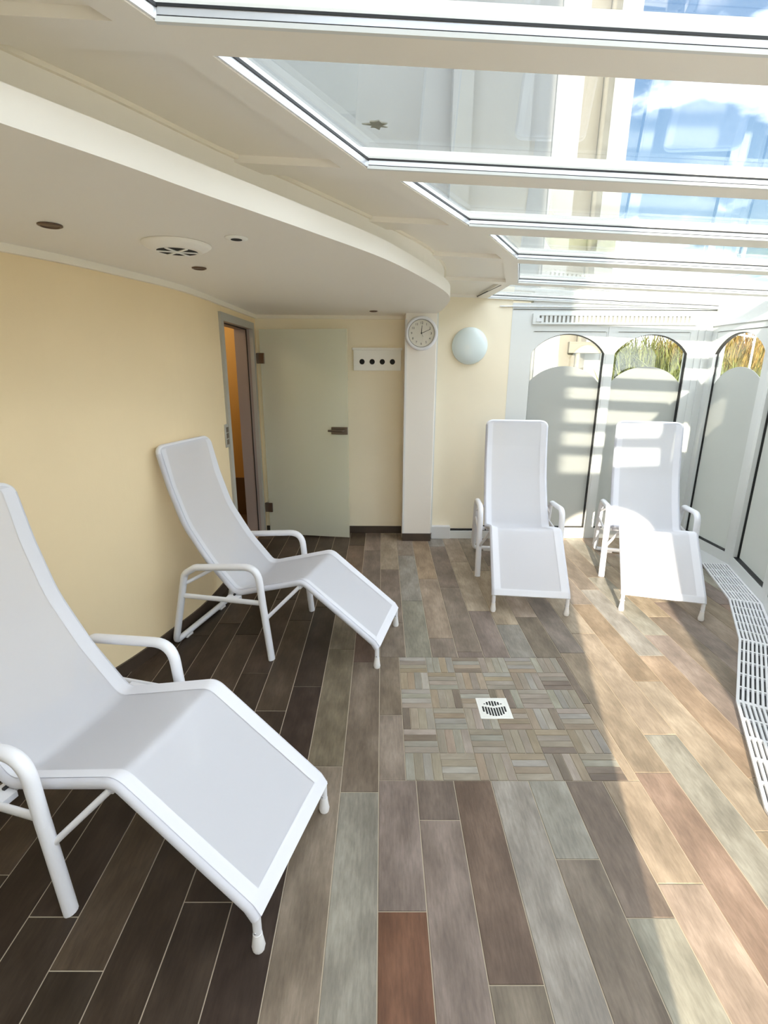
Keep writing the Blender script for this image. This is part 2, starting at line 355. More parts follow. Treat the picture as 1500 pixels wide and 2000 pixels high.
def floor_piece(poly, tone, name='plank', m=None, jit=0.14):
    cx = sum(p[0] for p in poly) / len(poly); cy = sum(p[1] for p in poly) / len(poly)
    key = (name, m.name if m else '', tuple((round(p[0] - cx, 4), round(p[1] - cy, 4)) for p in poly))
    if key not in shared:
        b = 0.0012; n = len(poly)
        inner = []
        for p in poly:
            d = Vector((cx - p[0], cy - p[1])); inner.append((p[0] + (b if d.x > 0 else -b), p[1] + (b if d.y > 0 else -b)))
        vs = [(p[0] - cx, p[1] - cy, -0.010) for p in poly] + [(p[0] - cx, p[1] - cy, -0.0012) for p in poly] + [(p[0] - cx, p[1] - cy, 0) for p in inner]
        fs = [list(range(n))[::-1], list(range(2 * n, 3 * n))] + [(i, (i + 1) % n, n + (i + 1) % n, n + i) for i in range(n)] + [(n + i, n + (i + 1) % n, 2 * n + (i + 1) % n, 2 * n + i) for i in range(n)]
        shared[key] = MB().add(vs, fs).mesh(name, m or M['plank'])
    o = link(name, shared[key], floor); o.location = (cx, cy, floor_rng.uniform(-0.0004, 0.0003))
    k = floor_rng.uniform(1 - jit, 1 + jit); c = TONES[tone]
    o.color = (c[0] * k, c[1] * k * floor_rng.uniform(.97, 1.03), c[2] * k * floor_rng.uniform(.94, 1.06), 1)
    return o
for col in range(-21, 20):
    x0 = -0.006 + PW * col; x1 = x0 + PW
    j0 = JOINT.get(col, floor_rng.uniform(0, PL)); k0 = math.floor((j0 - YE) / PL); base = j0 - (k0 + 1) * PL
    n = 0
    while base + n * PL < 4.95:
        ya, yb = max(base + n * PL, YE - 0.1), min(base + (n + 1) * PL, 4.95)
        idx = n - (k0 + 1)           # 0 = the plank starting at the measured joint, -1 = the one before it
        n += 1
        if yb - ya < 0.03: continue
        if x1 < min(wall_x(ya), wall_x(yb), wall_x((ya + yb) / 2)) - 0.02: continue
        tone = SPECIAL.get((col, idx + 1))
        if tone is None:
            tone = floor_rng.choice((['dark', 'dark', 'umber', 'dark', 'umber'] if col < -2 else ['brown', 'umber', 'mid', 'olive', 'brown', 'mid', 'umber', 'olive']) if col < 0 else ['taupe', 'mid', 'grey', 'sand', 'taupe', 'mid', 'sand', 'rose'])  # darker to the left: planks' own tone plus floor shade put into colour
        rects = [(x0, x1, ya, yb)]
        if x1 > MOS[0] and x0 < MOS[1] and yb > MOS[2] and ya < MOS[3]:
            rects = []
            if ya < MOS[2]: rects.append((x0, x1, ya, MOS[2]))
            if yb > MOS[3]: rects.append((x0, x1, MOS[3], yb))
            m0, m1 = max(ya, MOS[2]), min(yb, MOS[3])
            if x0 < MOS[0]: rects.append((x0, MOS[0], m0, m1))
            if x1 > MOS[1]: rects.append((MOS[1], x1, m0, m1))
        for a0, a1, b0, b1 in rects:
            h = GAP / 2; poly = [(a0 + h, b0 + h), (a1 - h, b0 + h), (a1 - h, b1 - h), (a0 + h, b1 - h)]
            if b1 - b0 < 0.02: continue
            for (p, q) in zip(V, V[1:]):
                if q[1] < b1 and p[1] > b0 or (p[1] >= 4.7 and b1 > 4.7):
                    d = (q[0] - p[0], q[1] - p[1]); poly = clip(poly, p, (d[1], -d[0]))
                    if len(poly) < 3: break
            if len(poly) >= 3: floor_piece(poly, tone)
# mosaic field round the drain: 6 x 6 basket-weave blocks of four strips
CXM, CYM = (MOS[0] + MOS[1]) / 2, (MOS[2] + MOS[3]) / 2
DR = 0.079
bs = (MOS[1] - MOS[0]) / 6; bt = (MOS[3] - MOS[2]) / 6
for r in range(6):
    for c in range(6):
        lengthwise = (r + c) % 2 == 0
        for k in range(4):
            bx, by = MOS[0] + c * bs, MOS[2] + r * bt; g = 0.0011
            if lengthwise: a0, a1, b0, b1 = bx + k * bs / 4, bx + (k + 1) * bs / 4, by, by + bt
            else: a0, a1, b0, b1 = bx, bx + bs, by + k * bt / 4, by + (k + 1) * bt / 4
            dx0, dx1, dy0, dy1 = CXM - DR, CXM + DR, CYM - DR, CYM + DR
            if a0 < dx1 - 0.006 and a1 > dx0 + 0.006 and b0 < dy1 - 0.006 and b1 > dy0 + 0.006:
                if lengthwise:
                    if b0 < dy0 - 0.01: b1 = dy0
                    elif b1 > dy1 + 0.01: b0 = dy1
                    else: continue
                else:
                    if a0 < dx0 - 0.01: a1 = dx0
                    elif a1 > dx1 + 0.01: a0 = dx1
                    else: continue
            tone = floor_rng.choice(['fawn', 'sand', 'ash', 'fawn', 'ash', 'fawn', 'sand', 'fawn', 'ash', 'mid'])
            floor_piece([(a0 + g, b0 + g), (a1 - g, b0 + g), (a1 - g, b1 - g), (a0 + g, b1 - g)], tone, 'mosaic_strip', M['strip_y'] if lengthwise else M['strip_x'], 0.12)

# ---- walls
wl = MB()
cut = [p for p in wall_curve if p[1] <= 3.86]
i0 = next(i for i, p in enumerate(wall_curve) if p[1] <= 3.86)
main = [(wall_x(3.86), 3.86)] + wall_curve[i0:]
wl.strip(main, offset(main, -0.155), 0, 2.30)
wl.prism([(-1.31, 4.715), (-1.15, 4.715), (-1.15, 4.84), (-1.31, 4.84)], 0, 2.30)
wl.prism([(-1.31, 3.86), (-1.16, 3.86), (-1.151, 4.715), (-1.31, 4.715)], 1.955, 2.30)
struct(wl.build('wall_left', M['wall_yellow']), 'warm yellow plaster wall curving away behind the loungers', 'wall')
struct(MB().box(-1.31, 0.30, YB, YB + 0.16, 0, 2.30).build('wall_back', M['wall_cream']), 'pale cream back wall behind the open glass door', 'wall')
struct(MB().box(0.44, 1.135, YW, YW + 0.2, 0, 2.26).build('wall_back.001', M['wall_cream']), 'cream wall between the clock pier and the window, carrying the round lamp', 'wall')
pier = MB().box(0.198, 0.468, 4.60, 5.0, 0, 2.22)
pr = struct(bevel(pier.build('wall_pier', M['pier']), 0.006), 'pale wall pier carrying the clock', 'wall')
MB().box(0.452, 0.482, 4.615, 4.70, 0.075, 2.12).build('edge_trim', M['white_frame'], pr)
MB().box(0.196, 0.212, 4.594, 4.62, 0.076, 2.0).build('edge_trim', M['white_frame'], pr)
# end wall behind the camera with its arched glass door opening
def arch_wall(mb, x0, x1, xa, xb, spring, apex, ztop, y0, y1):
    mb.box(x0, xa, y0, y1, 0, ztop); mb.box(xb, x1, y0, y1, 0, ztop)
    n = 20; vs = []; fs = []
    for i in range(n + 1):
        s = i / n; x = xa + (xb - xa) * s; z = arch_z(s, spring, apex)
        vs += [(x, y0, z), (x, y0, ztop), (x, y1, ztop), (x, y1, z)]
    for i in range(n):
        for j in range(4): fs.append((4 * i + j, 4 * i + 4 + j, 4 * i + 4 + (j + 1) % 4, 4 * i + (j + 1) % 4))
    mb.add(vs, fs)
def arch_z(s, spring, apex):
    """segmental arch height at s in 0..1 across the span"""
    c = 2 * s - 1; R = 1.18; k = (math.sqrt(R * R - c * c) - math.sqrt(R * R - 1)) / (R - math.sqrt(R * R - 1))
    return spring + (apex - spring) * k
we = MB(); arch_wall(we, -3.3, 1.33, 0.435, 1.13, 1.74, 1.95, 2.30, YE - 0.10, YE)
struct(we.build('wall_front', M['wall_cream']), 'cream end wall with an arched doorway behind the viewer', 'wall')

# crown moulding, skirting
def band(poly, d0, d1, z0, z1): return MB().strip(offset(poly, d0), offset(poly, d1), z0, z1)
struct(band(wall_curve, 0.0, 0.022, 2.018, ZS).build('trim_1', M['crown']), 'slim pale cove along the top of the yellow wall', 'trim')
struct(MB().box(-1.15, 0.198, YB - 0.022, YB, 2.02, ZS).build('trim_2', M['crown']), 'slim pale cove above the open glass door', 'trim')
sk = [p for p in main]
bl = band(sk, 0.0, 0.011, 0, 0.072)
struct(bl.build('baseboard_left', M['skirt']), 'dark brown tile skirting following the curved yellow wall', 'baseboard')
struct(MB().box(-1.15, 0.198, YB - 0.011, YB, 0, 0.072).build('baseboard_back', M['skirt']), 'dark brown tile skirting below the cream back wall', 'baseboard')
struct(MB().box(0.196, 0.470, 4.588, 4.60, 0, 0.074).build('baseboard_pier', M['skirt']), 'brown tile skirting round the clock pier', 'baseboard')
struct(bevel(MB().box(0.483, 0.665, 4.655, 4.71, 0, 0.125).build('trim_3', M['plinth']), 0.004), 'pale grey plinth box at the foot of the wall beside the pier', 'trim')
tb = struct(MB().box(0.666, 1.315, 4.672, 4.71, 0, 0.075).build('baseboard_window', M['white_frame']), 'white baseboard below the round lamp running to the window', 'baseboard')
MB().box(0.668, 1.10, 4.690, 4.7095, 0.075, 0.092).build('shadow_gap', M['black'], tb)

# ---- dropped ceiling with its curved edge
EDGE = [(0.47, 4.60), (0.478, 4.35), (0.478, 4.1), (0.46, 3.71), (0.387, 3.356), (0.223, 2.90), (0.005, 2.392), (-0.261, 1.939), (-0.49, 1.572), (-0.612, 1.365), (-0.748, 1.157), (-0.95, 0.85), (-1.2, 0.45), (-1.5, 0.0), (-1.72, -0.35)]
edge = smooth_curve(EDGE, 6)
def edge_x(y):
    for (x1, y1), (x2, y2) in zip(edge, edge[1:]):
        if y2 <= y <= y1: return x2 + (x1 - x2) * (y - y2) / max(y1 - y2, 1e-6)
    return edge[0][0] if y > 4.6 else edge[-1][0]
ceil = empty('ceiling'); struct(ceil, 'dropped off-white ceiling with a curved edge over the loungers', 'ceiling')
leftline = [(max(-3.3, -1.30 if p[1] > 3.2 else wall_x(p[1]) - 0.1), p[1]) for p in edge]
sf = MB().strip(offset(edge, -0.03), leftline, ZS, ZS + 0.03); sf.box(-1.30, 0.47, 4.6, 4.84, ZS, ZS + 0.03)
sf.build('soffit', M['ceiling'], ceil)
fa = MB().strip(offset(edge, 0.0), offset(edge, -0.03), ZS, 2.123)
fa.build('fascia', M['ceiling'], ceil)
# ---- sloping roof: white panels, rafters, glass bays
BARS = [(-0.45, -0.30), (0.52, 0.62), (1.20, 1.298), (1.89, 1.985), (2.50, 2.62), (3.12, 3.22), (3.87, 3.96)]
# left edge of each glass bay (x at near side, x at far side)
BAYS = [(-0.30, 0.52, -1.28, -0.82), (0.62, 1.20, -0.76, -0.440), (1.298, 1.89, -0.365, -0.052), (1.985, 2.50, 0.055, 0.380), (2.62, 3.12, 0.490, 0.755), (3.22, 3.87, 0.785, 0.955), (3.96, 4.70, 0.925, 0.903)]
rc = empty('ceiling_roof'); struct(rc, 'sloping white roof lining with rafters beside the glass panes', 'ceiling')
def right_x(y):
    for (x1, y1), (x2, y2) in zip(V, V[1:]):
        if y2 <= y <= y1: return x2 + (x1 - x2) * (y - y2) / (y1 - y2)
    return V[0][0] if y > 4.7 else V[-1][0]
dz = lambda h: (lambda x, y: roof(x) + h)
ys = [b for bar in BARS for b in bar]
for i, (ya, yb) in enumerate(BARS):
    xr = min(right_x(ya), right_x(yb)) + 0.08
    MB().prism([(-3.2, ya), (xr, ya), (xr, yb), (-3.2, yb)], dz(0.0), dz(0.062)).build('rafter', M['roof_white'], rc)
MB().prism([(-3.2, 4.70), (3.05, 4.70), (3.05, 4.9), (-3.2, 4.9)], dz(0.0), dz(0.10)).build('rafter', M['roof_white'], rc)
for i, (ya, yb, xa, xb) in enumerate(BAYS):
    p = MB().prism([(-3.2, ya), (xa - 0.02, ya), (xb - 0.02, yb), (-3.2, yb)], dz(0.022), dz(0.046)).build('lining_panel', M['roof_white'], rc)
    wd = 0.085
    MB().prism([(xa - wd, ya), (xa, ya), (xb, yb), (xb - wd, yb)], dz(0.0), dz(0.046)).build('edge_frame', M['roof_white'], rc)
COVE = [(0.44, 4.69), (0.445, 4.3), (0.435, 3.95), (0.385, 3.5), (0.261, 3.073), (0.10, 2.76), (-0.074, 2.481), (-0.348, 2.073), (-0.522, 1.836), (-0.706, 1.529), (-0.84, 1.337), (-1.02, 1.05), (-1.3, 0.62), (-1.6, 0.15), (-1.9, -0.35)]
cove = smooth_curve(COVE, 4)
MB().strip(cove, offset(cove, -0.03), 2.09, dz(0.03)).build('cove_back', M['ceiling'], rc)
MB().strip(offset(cove, 0.012), offset(cove, 0.0), dz(0.010), dz(0.024)).build('cover_strip', M['crown'], rc)
MB().prism([(0.80, 4.62), (0.806, 4.62), (0.866, 3.99), (0.860, 3.99)], dz(-0.002), dz(0.004)).build('shadow_gap', M['black'], rc)
# glass bays
nwin = 0
for i, (ya, yb, xa, xb) in enumerate(BAYS):
    nwin += 1
    wn = empty('window_%d' % (10 + nwin))
    names = ['behind the viewer', 'nearest the viewer, cut by the top of the picture', 'with the tall building and blue sky showing through', 'third from the top of the picture', 'fourth from the top of the picture', 'fifth from the top of the picture', 'next to the window wall']
    struct(wn, 'sloping roof glass pane ' + names[i], 'roof window')
    xr0, xr1 = right_x(ya) + 0.05, right_x(yb) + 0.05
    MB().prism([(xa - 0.03, ya - 0.02), (xr0, ya - 0.02), (xr1, yb + 0.02), (xb - 0.03, yb + 0.02)], dz(0.029), dz(0.041)).build('pane', M['roof_glass'], wn)
    # glazing beads: black gasket above, silver strip below, along far and left edges (and near)
    bw = 0.007
    MB().prism([(xb, yb - bw), (xr1 - .05, yb - bw), (xr1 - .05, yb + .001), (xb, yb + .001)], dz(0.011), dz(0.024)).build('glazing_bead', M['silver'], wn)
    MB().prism([(xb, yb - 0.009), (xr1 - .05, yb - 0.009), (xr1 - .05, yb + .001), (xb, yb + .001)], dz(0.024), dz(0.029)).build('gasket', M['black'], wn)
    MB().prism([(xb, yb - 0.009), (xr1 - .05, yb - 0.009), (xr1 - .05, yb + .001), (xb, yb + .001)], dz(-0.001), dz(0.008)).build('glazing_bead', M['white_frame'], wn)
    MB().prism([(xb, yb - 0.006), (xr1 - .05, yb - 0.006), (xr1 - .05, yb + .001), (xb, yb + .001)], dz(0.008), dz(0.011)).build('gasket', M['black'], wn)
    MB().prism([(xa, ya - .001), (xr0 - .05, ya - .001), (xr0 - .05, ya + bw), (xa, ya + bw)], dz(0.006), dz(0.028)).build('glazing_bead', M['silver'], wn)
    MB().prism([(xa - .001, ya), (xa + bw, ya), (xb + bw, yb), (xb - .001, yb)], dz(0.003), dz(0.022)).build('glazing_bead', M['silver'], wn)
    MB().prism([(xa - .001, ya), (xa + .010, ya), (xb + .010, yb), (xb - .001, yb)], dz(0.022), dz(0.029)).build('gasket', M['black'], wn)
# leaf lying on the glass
lf = MB(); lr = random.Random(3); pts = []
for k in range(14):
    a = 2 * PI * k / 14; rr_ = (0.030 if k % 2 else 0.017) * lr.uniform(.7, 1.2); pts.append((-0.02 + rr_ * math.cos(a) * 1.25, 1.685 + rr_ * math.sin(a)))
lf.prism(pts, dz(0.0425), dz(0.046))
tag(lf.build('dry_leaf', M['leaf']), 'small crumpled dry leaf lying on the roof glass', 'leaf')

# ---- windows with arched heads
def window(name, A, B, label, end_in=(0.012, 0.012), gd=0.030):
    """A->B runs left to right seen from inside; local x along, local y outwards"""
    A = Vector(A); B = Vector(B); L = (B - A).length; d = (B - A) / L
    wn = empty(name, (A.x, A.y, 0), math.atan2(d.y, d.x)); struct(wn, label, 'window')
    z0, z1 = 0.102, 1.918; g0, g1 = end_in[0], L - end_in[1]; D = 0.075
    fr = MB(); fr.box(0, L, 0, D, 0, z0); fr.box(0, g0, 0, D, z0, z1 + .04); fr.box(g1, L, 0, D, z0, z1 + .04); fr.box(g0, g1, 0, D, z1, z1 + .04)
    fr.build('frame', M['white_frame'], wn)
    # spandrel with arched cut
    n = 24; vs = []; fs = []
    for i in range(n + 1):
        s = i / n; x = g0 + (g1 - g0) * s; z = arch_z(s, 1.736, 1.898)
        vs += [(x, 0.004, z), (x, 0.004, z1), (x, 0.034, z1), (x, 0.034, z)]
    for i in range(n):
        for j in range(4): fs.append((4 * i + j, 4 * i + 4 + j, 4 * i + 4 + (j + 1) % 4, 4 * i + (j + 1) % 4))
    MB().add(vs, fs).build('spandrel', M['white_frame'], wn)
    # black gasket lining the glass opening: sides, foot, arch
    gk = MB(); t = 0.005
    gk.box(g0 - .001, g0 + t, gd, 0.046, z0, 1.736); gk.box(g1 - t, g1 + .001, gd, 0.046, z0, 1.736); gk.box(g0, g1, 0.006, 0.046, z0 - .001, z0 + t)
    vs = []; fs = []
    for i in range(n + 1):
        s = i / n; x = g0 + (g1 - g0) * s; z = arch_z(s, 1.736, 1.898)
        vs += [(x, 0.012, z - t), (x, 0.012, z + .001), (x, 0.046, z + .001), (x, 0.046, z - t)]
    for i in range(n):
        for j in range(4): fs.append((4 * i + j, 4 * i + 4 + j, 4 * i + 4 + (j + 1) % 4, 4 * i + (j + 1) % 4))
    gk.add(vs, fs)
    gk.box(g0 + .012, g1 - .012, -0.0008, 0.004, z1 - .002, z1 + .001)
    gk.build('gasket', M['black'], wn)
    MB().box(g0, g1, 0.052, 0.060, z0, 1.93).build('pane', M['clear'], wn)
    vs = []; fs = []
    for i in range(n + 1):
        s = i / n; x = g0 + t + (g1 - g0 - 2 * t) * s; z = arch_z(s, 1.475, 1.625)
        vs += [(x, 0.046, z0 + t), (x, 0.046, z), (x, 0.0515, z), (x, 0.0515, z0 + t)]
    for i in range(n):
        for j in range(4): fs.append((4 * i + j, 4 * i + 4 + j, 4 * i + 4 + (j + 1) % 4, 4 * i + (j + 1) % 4))
    fs += [(0, 1, 2, 3), (4 * n + 3, 4 * n + 2, 4 * n + 1, 4 * n)]
    part(MB().add(vs, fs).build('frosted_pane', M['frost'], wn), 'frosted lower glass with an arched top')
    return wn
window('window_1', (1.314, YW), (1.997, YW), 'arched frosted window beside the cream wall, white building showing above', (0.014, 0.014), 0.012)
window('window_2', (2.060, YW), (2.740, YW), 'arched frosted window in the corner, green shrubs showing above', (0.014, 0.014), 0.012)
wj = [('window_3', 'arched frosted side window with a lamp post showing above', 0, 1), ('window_4', 'frosted side window cut by the right edge of the picture', 1, 2), ('window_5', 'frosted side window beyond the right edge of the picture', 2, 3),
      ('window_6', 'frosted side window alongside the floor grating', 3, 4), ('window_7', 'frosted side window beside the viewer', 4, 5), ('window_8', 'frosted side window at the viewer shoulder', 5, 6), ('window_9', 'frosted side window by the end wall', 6, 7)]
for nm, lb, a, b in wj:
    A, B = Vector(V[a]), Vector(V[b]); d = (B - A).normalized(); ia = 0.06 if a else 0.05; ib = 0.055
    window(nm, A + d * ia, B - d * ib, lb)
# posts, header beams
wf = MB(); wf.box(1.997, 2.060, YW - 0.004, YW + 0.08, 0, 1.96)
struct(wf.build('trim_4', M['white_frame']), 'white mullion between the two back windows', 'trim')
struct(MB().box(1.134, 1.314, YW - 0.002, YW + 0.08, 0.0, 2.15).build('trim_5', M['white_frame']), 'white panel between the cream wall and the back window', 'trim')
cp = MB().prism([(2.740, YW), (2.920, YW), (2.922, YW - 0.05), (3.02, YW - 0.05), (3.02, YW + 0.10), (2.740, YW + 0.10)], 0, 1.96)
cp.box(2.79, 2.80, YW - 0.006, YW, 0, 1.96); cp.box(2.85, 2.862, YW - 0.010, YW, 0, 1.96)
struct(cp.build('trim_6', M['white_frame']), 'white ribbed corner post between back and side windows', 'trim')
for k in range(1, len(V) - 1):
    a, b, c = Vector(V[k - 1]), Vector(V[k]), Vector(V[k + 1]); d1 = (b - a).normalized(); d2 = (c - b).normalized()
    o1 = Vector((-d1.y, d1.x)); o2 = Vector((-d2.y, d2.x)); q = b + (o1 + o2).normalized() * 0.085
    pl = [b - d1 * 0.056, b, b + d2 * 0.061, b + d2 * 0.061 + o2 * 0.08, q, b - d1 * 0.056 + o1 * 0.08]
    struct(MB().prism([(p.x, p.y) for p in pl], 0, 1.96).build('trim_%d' % (6 + k), M['white_frame']), ['white post between the side windows at the corner of the grating', 'white post at the right edge of the picture', 'white post at the third bend of the glass wall', 'white post at the fourth bend of the glass wall', 'white post at the fifth bend of the glass wall', 'white post at the last bend of the glass wall'][k - 1], 'trim')
hb = MB().prism([(1.314, YW), (2.92, YW), (2.92, YW + 0.09), (1.314, YW + 0.09)], 1.958, dz(0.0)); hd = struct(hb.build('trim_14', M['white_frame']), 'white header beam above the two back windows', 'trim')
hs = MB(); vo = [(p[0] + 0.11, p[1] - 0.04) for p in V]
for (a, b), (c, e) in zip(zip(V, V[1:]), zip(vo, vo[1:])):
    hs.prism([a, c, e, b], 1.958, dz(0.004))
struct(hs.build('trim_15', M['white_frame']), 'white header beam above the side windows', 'trim')
hl = MB(); vi = [(p[0] - 0.012, p[1] + 0.006) for p in V]
for (a, b), (c, e) in zip(zip(V, V[1:]), zip(vi, vi[1:])): hl.prism([a, b, e, c], 1.968, 1.978)
struct(hl.build('trim_16', M['plinth']), 'thin ledge line along the side header beam', 'trim')
MB().box(1.02, 2.92, YW - 0.012, YW, 2.118, 2.126).build('seam', M['silver'], hd)
MB().box(1.14, 2.92, YW - 0.008, YW, 2.096, 2.100).build('seam', M['black'], hd)

# ventilation grille above the back windows
vg = tag(empty('vent_grille', (1.314, YW, 1.975)), 'long white slotted air vent above the two back windows', 'vent')
gl_ = MB(); Lg = 1.448; gl_.box(0, Lg, -0.02, 0, 0, 0.016); gl_.box(0, Lg, -0.02, 0, 0.072, 0.088); gl_.box(0, 0.055, -0.02, 0, 0.016, 0.072); gl_.box(Lg - 0.06, Lg, -0.02, 0, 0.016, 0.072)
gl_.build('frame', M['white_frame'], vg)
MB().box(0.055, Lg - 0.06, -0.003, -0.001, 0.016, 0.072).build('backing', M['rim_grey'], vg)
ns = 35; pt = (Lg - 0.115 - 0.03) / ns
sm = MB().box(0, pt * 0.55, -0.017, -0.003, 0.016, 0.072).mesh('slat', M['white_frame'])
for k in range(ns + 1):
    o = link('slat', sm, vg); o.location = (0.085 + k * pt - pt * .28, 0, 0)
MB().box(0.03, 0.075, -0.026, -0.019, 0.02, 0.05).build('damper_tab', M['plinth'], vg)

# ---- hall door on the left wall
df = struct(empty('door_1', (-1.155, 4.29, 0)), 'grey framed doorway in the yellow wall with its frosted glass leaf standing open', 'door')
yj0, yj1 = -0.43, 0.425
f = MB()
f.box(-0.0195, 0.012, yj0 - 0.055, yj0 + .009, 0, 1.975); f.box(-0.0195, 0.012, yj1 - .009, yj1 + 0.055, 0, 1.975); f.box(-0.0195, 0.012, yj0 + .009, yj1 - .009, 1.919, 1.975)
f.build('frame', M['grey_frame'], df)
f2 = MB(); f2.box(-0.153, -0.02, yj0 + .0005, yj0 + 0.008, 0, 1.93); f2.box(-0.153, -0.02, yj1 - 0.008, yj1 - .0005, 0, 1.93); f2.box(-0.153, -0.02, yj0 + .008, yj1 - .008, 1.92, 1.9545)
f2.build('reveal', M['jamb'], df)
f3 = MB(); f3.box(-0.05, -0.042, yj0 + .008, yj0 + 0.013, 0, 1.92); f3.box(-0.05, -0.042, yj1 - 0.013, yj1 - .008, 0, 1.92); f3.box(-0.05, -0.042, yj0 + .013, yj1 - .013, 1.912, 1.92)
f3.build('seal', M['black'], df)
# leaf: hinged at the far jamb, swung back against the cream wall
leaf = Vector((-0.31, 4.655)) - Vector((-1.115, 4.775)); la = math.atan2(leaf.y, leaf.x); Lw = leaf.length
def door_part(mb, name, m, x=0, y=0):
    o = mb.build(name, m, df); o.location = (-1.115 + 1.155, 4.775 - 4.29, 0); o.rotation_euler = (0, 0, la); return o
gp = door_part(MB().box(0.012, Lw, -0.004, 0.004, 0.012, 1.925), 'glass_leaf', M['door_glass']); part(gp, 'frosted greenish glass door leaf')
for z in (1.63, 0.235):
    h = door_part(bevel_mb := MB().box(-0.022, 0.052, -0.016, 0.016, z, z + 0.092), 'hinge', M['steel']); part(h, 'square metal hinge'); bevel(h, 0.003)
lk = door_part(MB().box(Lw - 0.155, Lw - 0.003, -0.020, 0.020, 1.008, 1.075), 'lock_case', M['steel']); bevel(lk, 0.004); part(lk, 'metal lock case')
lv = MB().tube(fillet([(Lw - 0.035, -0.018, 1.045), (Lw - 0.035, -0.062, 1.045), (Lw - 0.175, -0.062, 1.045)], 0.015), 0.009)
lvo = lv.build('lever', M['steel'], lk)
# hall beyond the doorway
hw = MB(); hw.box(-2.9, -2.8, 3.0, 5.6, 0, 2.3); hw.box(-2.8, -1.31, 5.5, 5.6, 0, 2.3); hw.box(-2.8, -1.33, 3.0, 3.1, 0, 2.3); hw.box(-1.31, -1.2, 5.01, 5.6, 0, 2.3)
struct(hw.build('wall_hall', M['ochre']), 'dim ochre hall wall seen through the doorway', 'wall')
hd2 = MB(); hd2.box(-2.80, -2.785, 3.1, 5.5, 0, 0.42); hd2.box(-2.785, -1.31, 5.485, 5.5, 0, 0.42)
struct(hd2.build('baseboard_hall', M['hall_dado']), 'brown tile dado low on the hall wall', 'baseboard')
struct(MB().box(-2.9, -1.38, 3.0, 5.6, 2.3, 2.36).build('ceiling_hall', M['ochre']), 'hall ceiling beyond the doorway', 'ceiling')
struct(MB().box(-2.9, -1.2, 5.0, 5.6, -0.12, -0.002).box(-2.8, -1.325, 3.1, 5.0, -0.0024, 0.0).build('floor_hall', M['hall_dado']), 'dark hall floor beyond the doorway', 'floor')

hl_ = tag(empty('hall_fill_lamp', (-1.9, 4.6, 2.3)), 'small added fill lamp brightening the hall beyond the doorway', 'lamp')  # added fitting, there only to brighten the hall
MB().lathe([(0.09, 0.0), (0.09, -0.03), (0.07, -0.05), (0.002, -0.055)], (0, 0, 0), 'z', 24).build('shade', M['opal'], hl_)
hll = bpy.data.lights.new('hall_fill', 'POINT'); hll.energy = 2.6; hll.color = (1, .8, .5); hll.shadow_soft_size = 0.05  # fill light for the otherwise black hall
hlo = bpy.data.objects.new('fill_point', hll); COL.objects.link(hlo); hlo.parent = hl_; hlo.location = (0, 0, -0.12)

# ---- switch plate
sp = tag(empty('switch_plate', (-1.1605, 3.775, 1.105)), 'slim metal switch plate beside the doorway', 'switch')
bevel(MB().box(0, 0.010, -0.038, 0.038, -0.085, 0.085).build('plate', M['grey_frame'], sp), 0.003)
for z in (-0.045, 0.0, 0.045): MB().box(0.010, 0.013, -0.024, 0.024, z - 0.018, z + 0.018).build('button', M['steel'], sp)

# ---- four-hole board
bd = tag(empty('hook_board', (-0.047, YB, 1.575)), 'white wall board with four round black holes and a top ledge', 'wall board')
bevel(MB().box(-0.218, 0.218, -0.022, 0, 0, 0.195).build('board', M['board'], bd), 0.003)
bevel(MB().box(-0.228, 0.228, -0.05, 0, 0.180, 0.200).build('ledge', M['board'], bd), 0.003)
hm = MB().lathe([(0.024, 0.0), (0.024, 0.0232)], (0, 0, 0), 'y', 24).mesh('hole', M['dark_hole'])
for k in range(4):
    o = link('hole', hm, bd); o.location = (-0.139 + k * 0.0927, 0, 0.078)

# ---- clock
ck = tag(empty('wall_clock', (0.334, 4.60, 1.886)), 'round white wall clock with black numerals on the pier', 'clock')
MB().lathe([(0.135, 0.0), (0.142, 0.012), (0.140, 0.026), (0.130, 0.034), (0.116, 0.034), (0.110, 0.026), (0.110, 0.016)], (0, 0, 0), 'y', 48).build('rim', M['chair_metal'], ck)
ri = MB(); ring = []
for k in range(48):
    a = 2 * PI * k / 48; ring.append((0.113 * math.cos(a), -0.031, 0.113 * math.sin(a)))
ri.tube(ring + [ring[0]], 0.0035, seg=8, caps=False); ri.build('inner_ring', M['rim_grey'], ck)
MB().lathe([(0.111, 0.0), (0.111, 0.020)], (0, 0, 0), 'y', 48).build('dial', M['dial'], ck)
dg = bpy.context.evaluated_depsgraph_get()
def text_mesh(s, size):
    cu = bpy.data.curves.new('numeral', 'FONT'); cu.body = s; cu.size = size; cu.align_x = 'CENTER'; cu.align_y = 'CENTER'; cu.extrude = 0.0006; cu.resolution_u = 2
    o = bpy.data.objects.new('numeral', cu); COL.objects.link(o); dgr = bpy.context.evaluated_depsgraph_get(); dgr.update()
    me = bpy.data.meshes.new_from_object(o.evaluated_get(dgr)); bpy.data.objects.remove(o); bpy.data.curves.remove(cu)
    me.materials.clear(); me.materials.append(M['ink']); return me
for k in range(1, 13):
    a = PI / 2 - k * PI / 6; o = link('numeral', text_mesh(str(k), 0.027), ck)
    o.rotation_euler = (PI / 2, 0, 0); o.location = (0.084 * math.cos(a), -0.0210, 0.084 * math.sin(a))
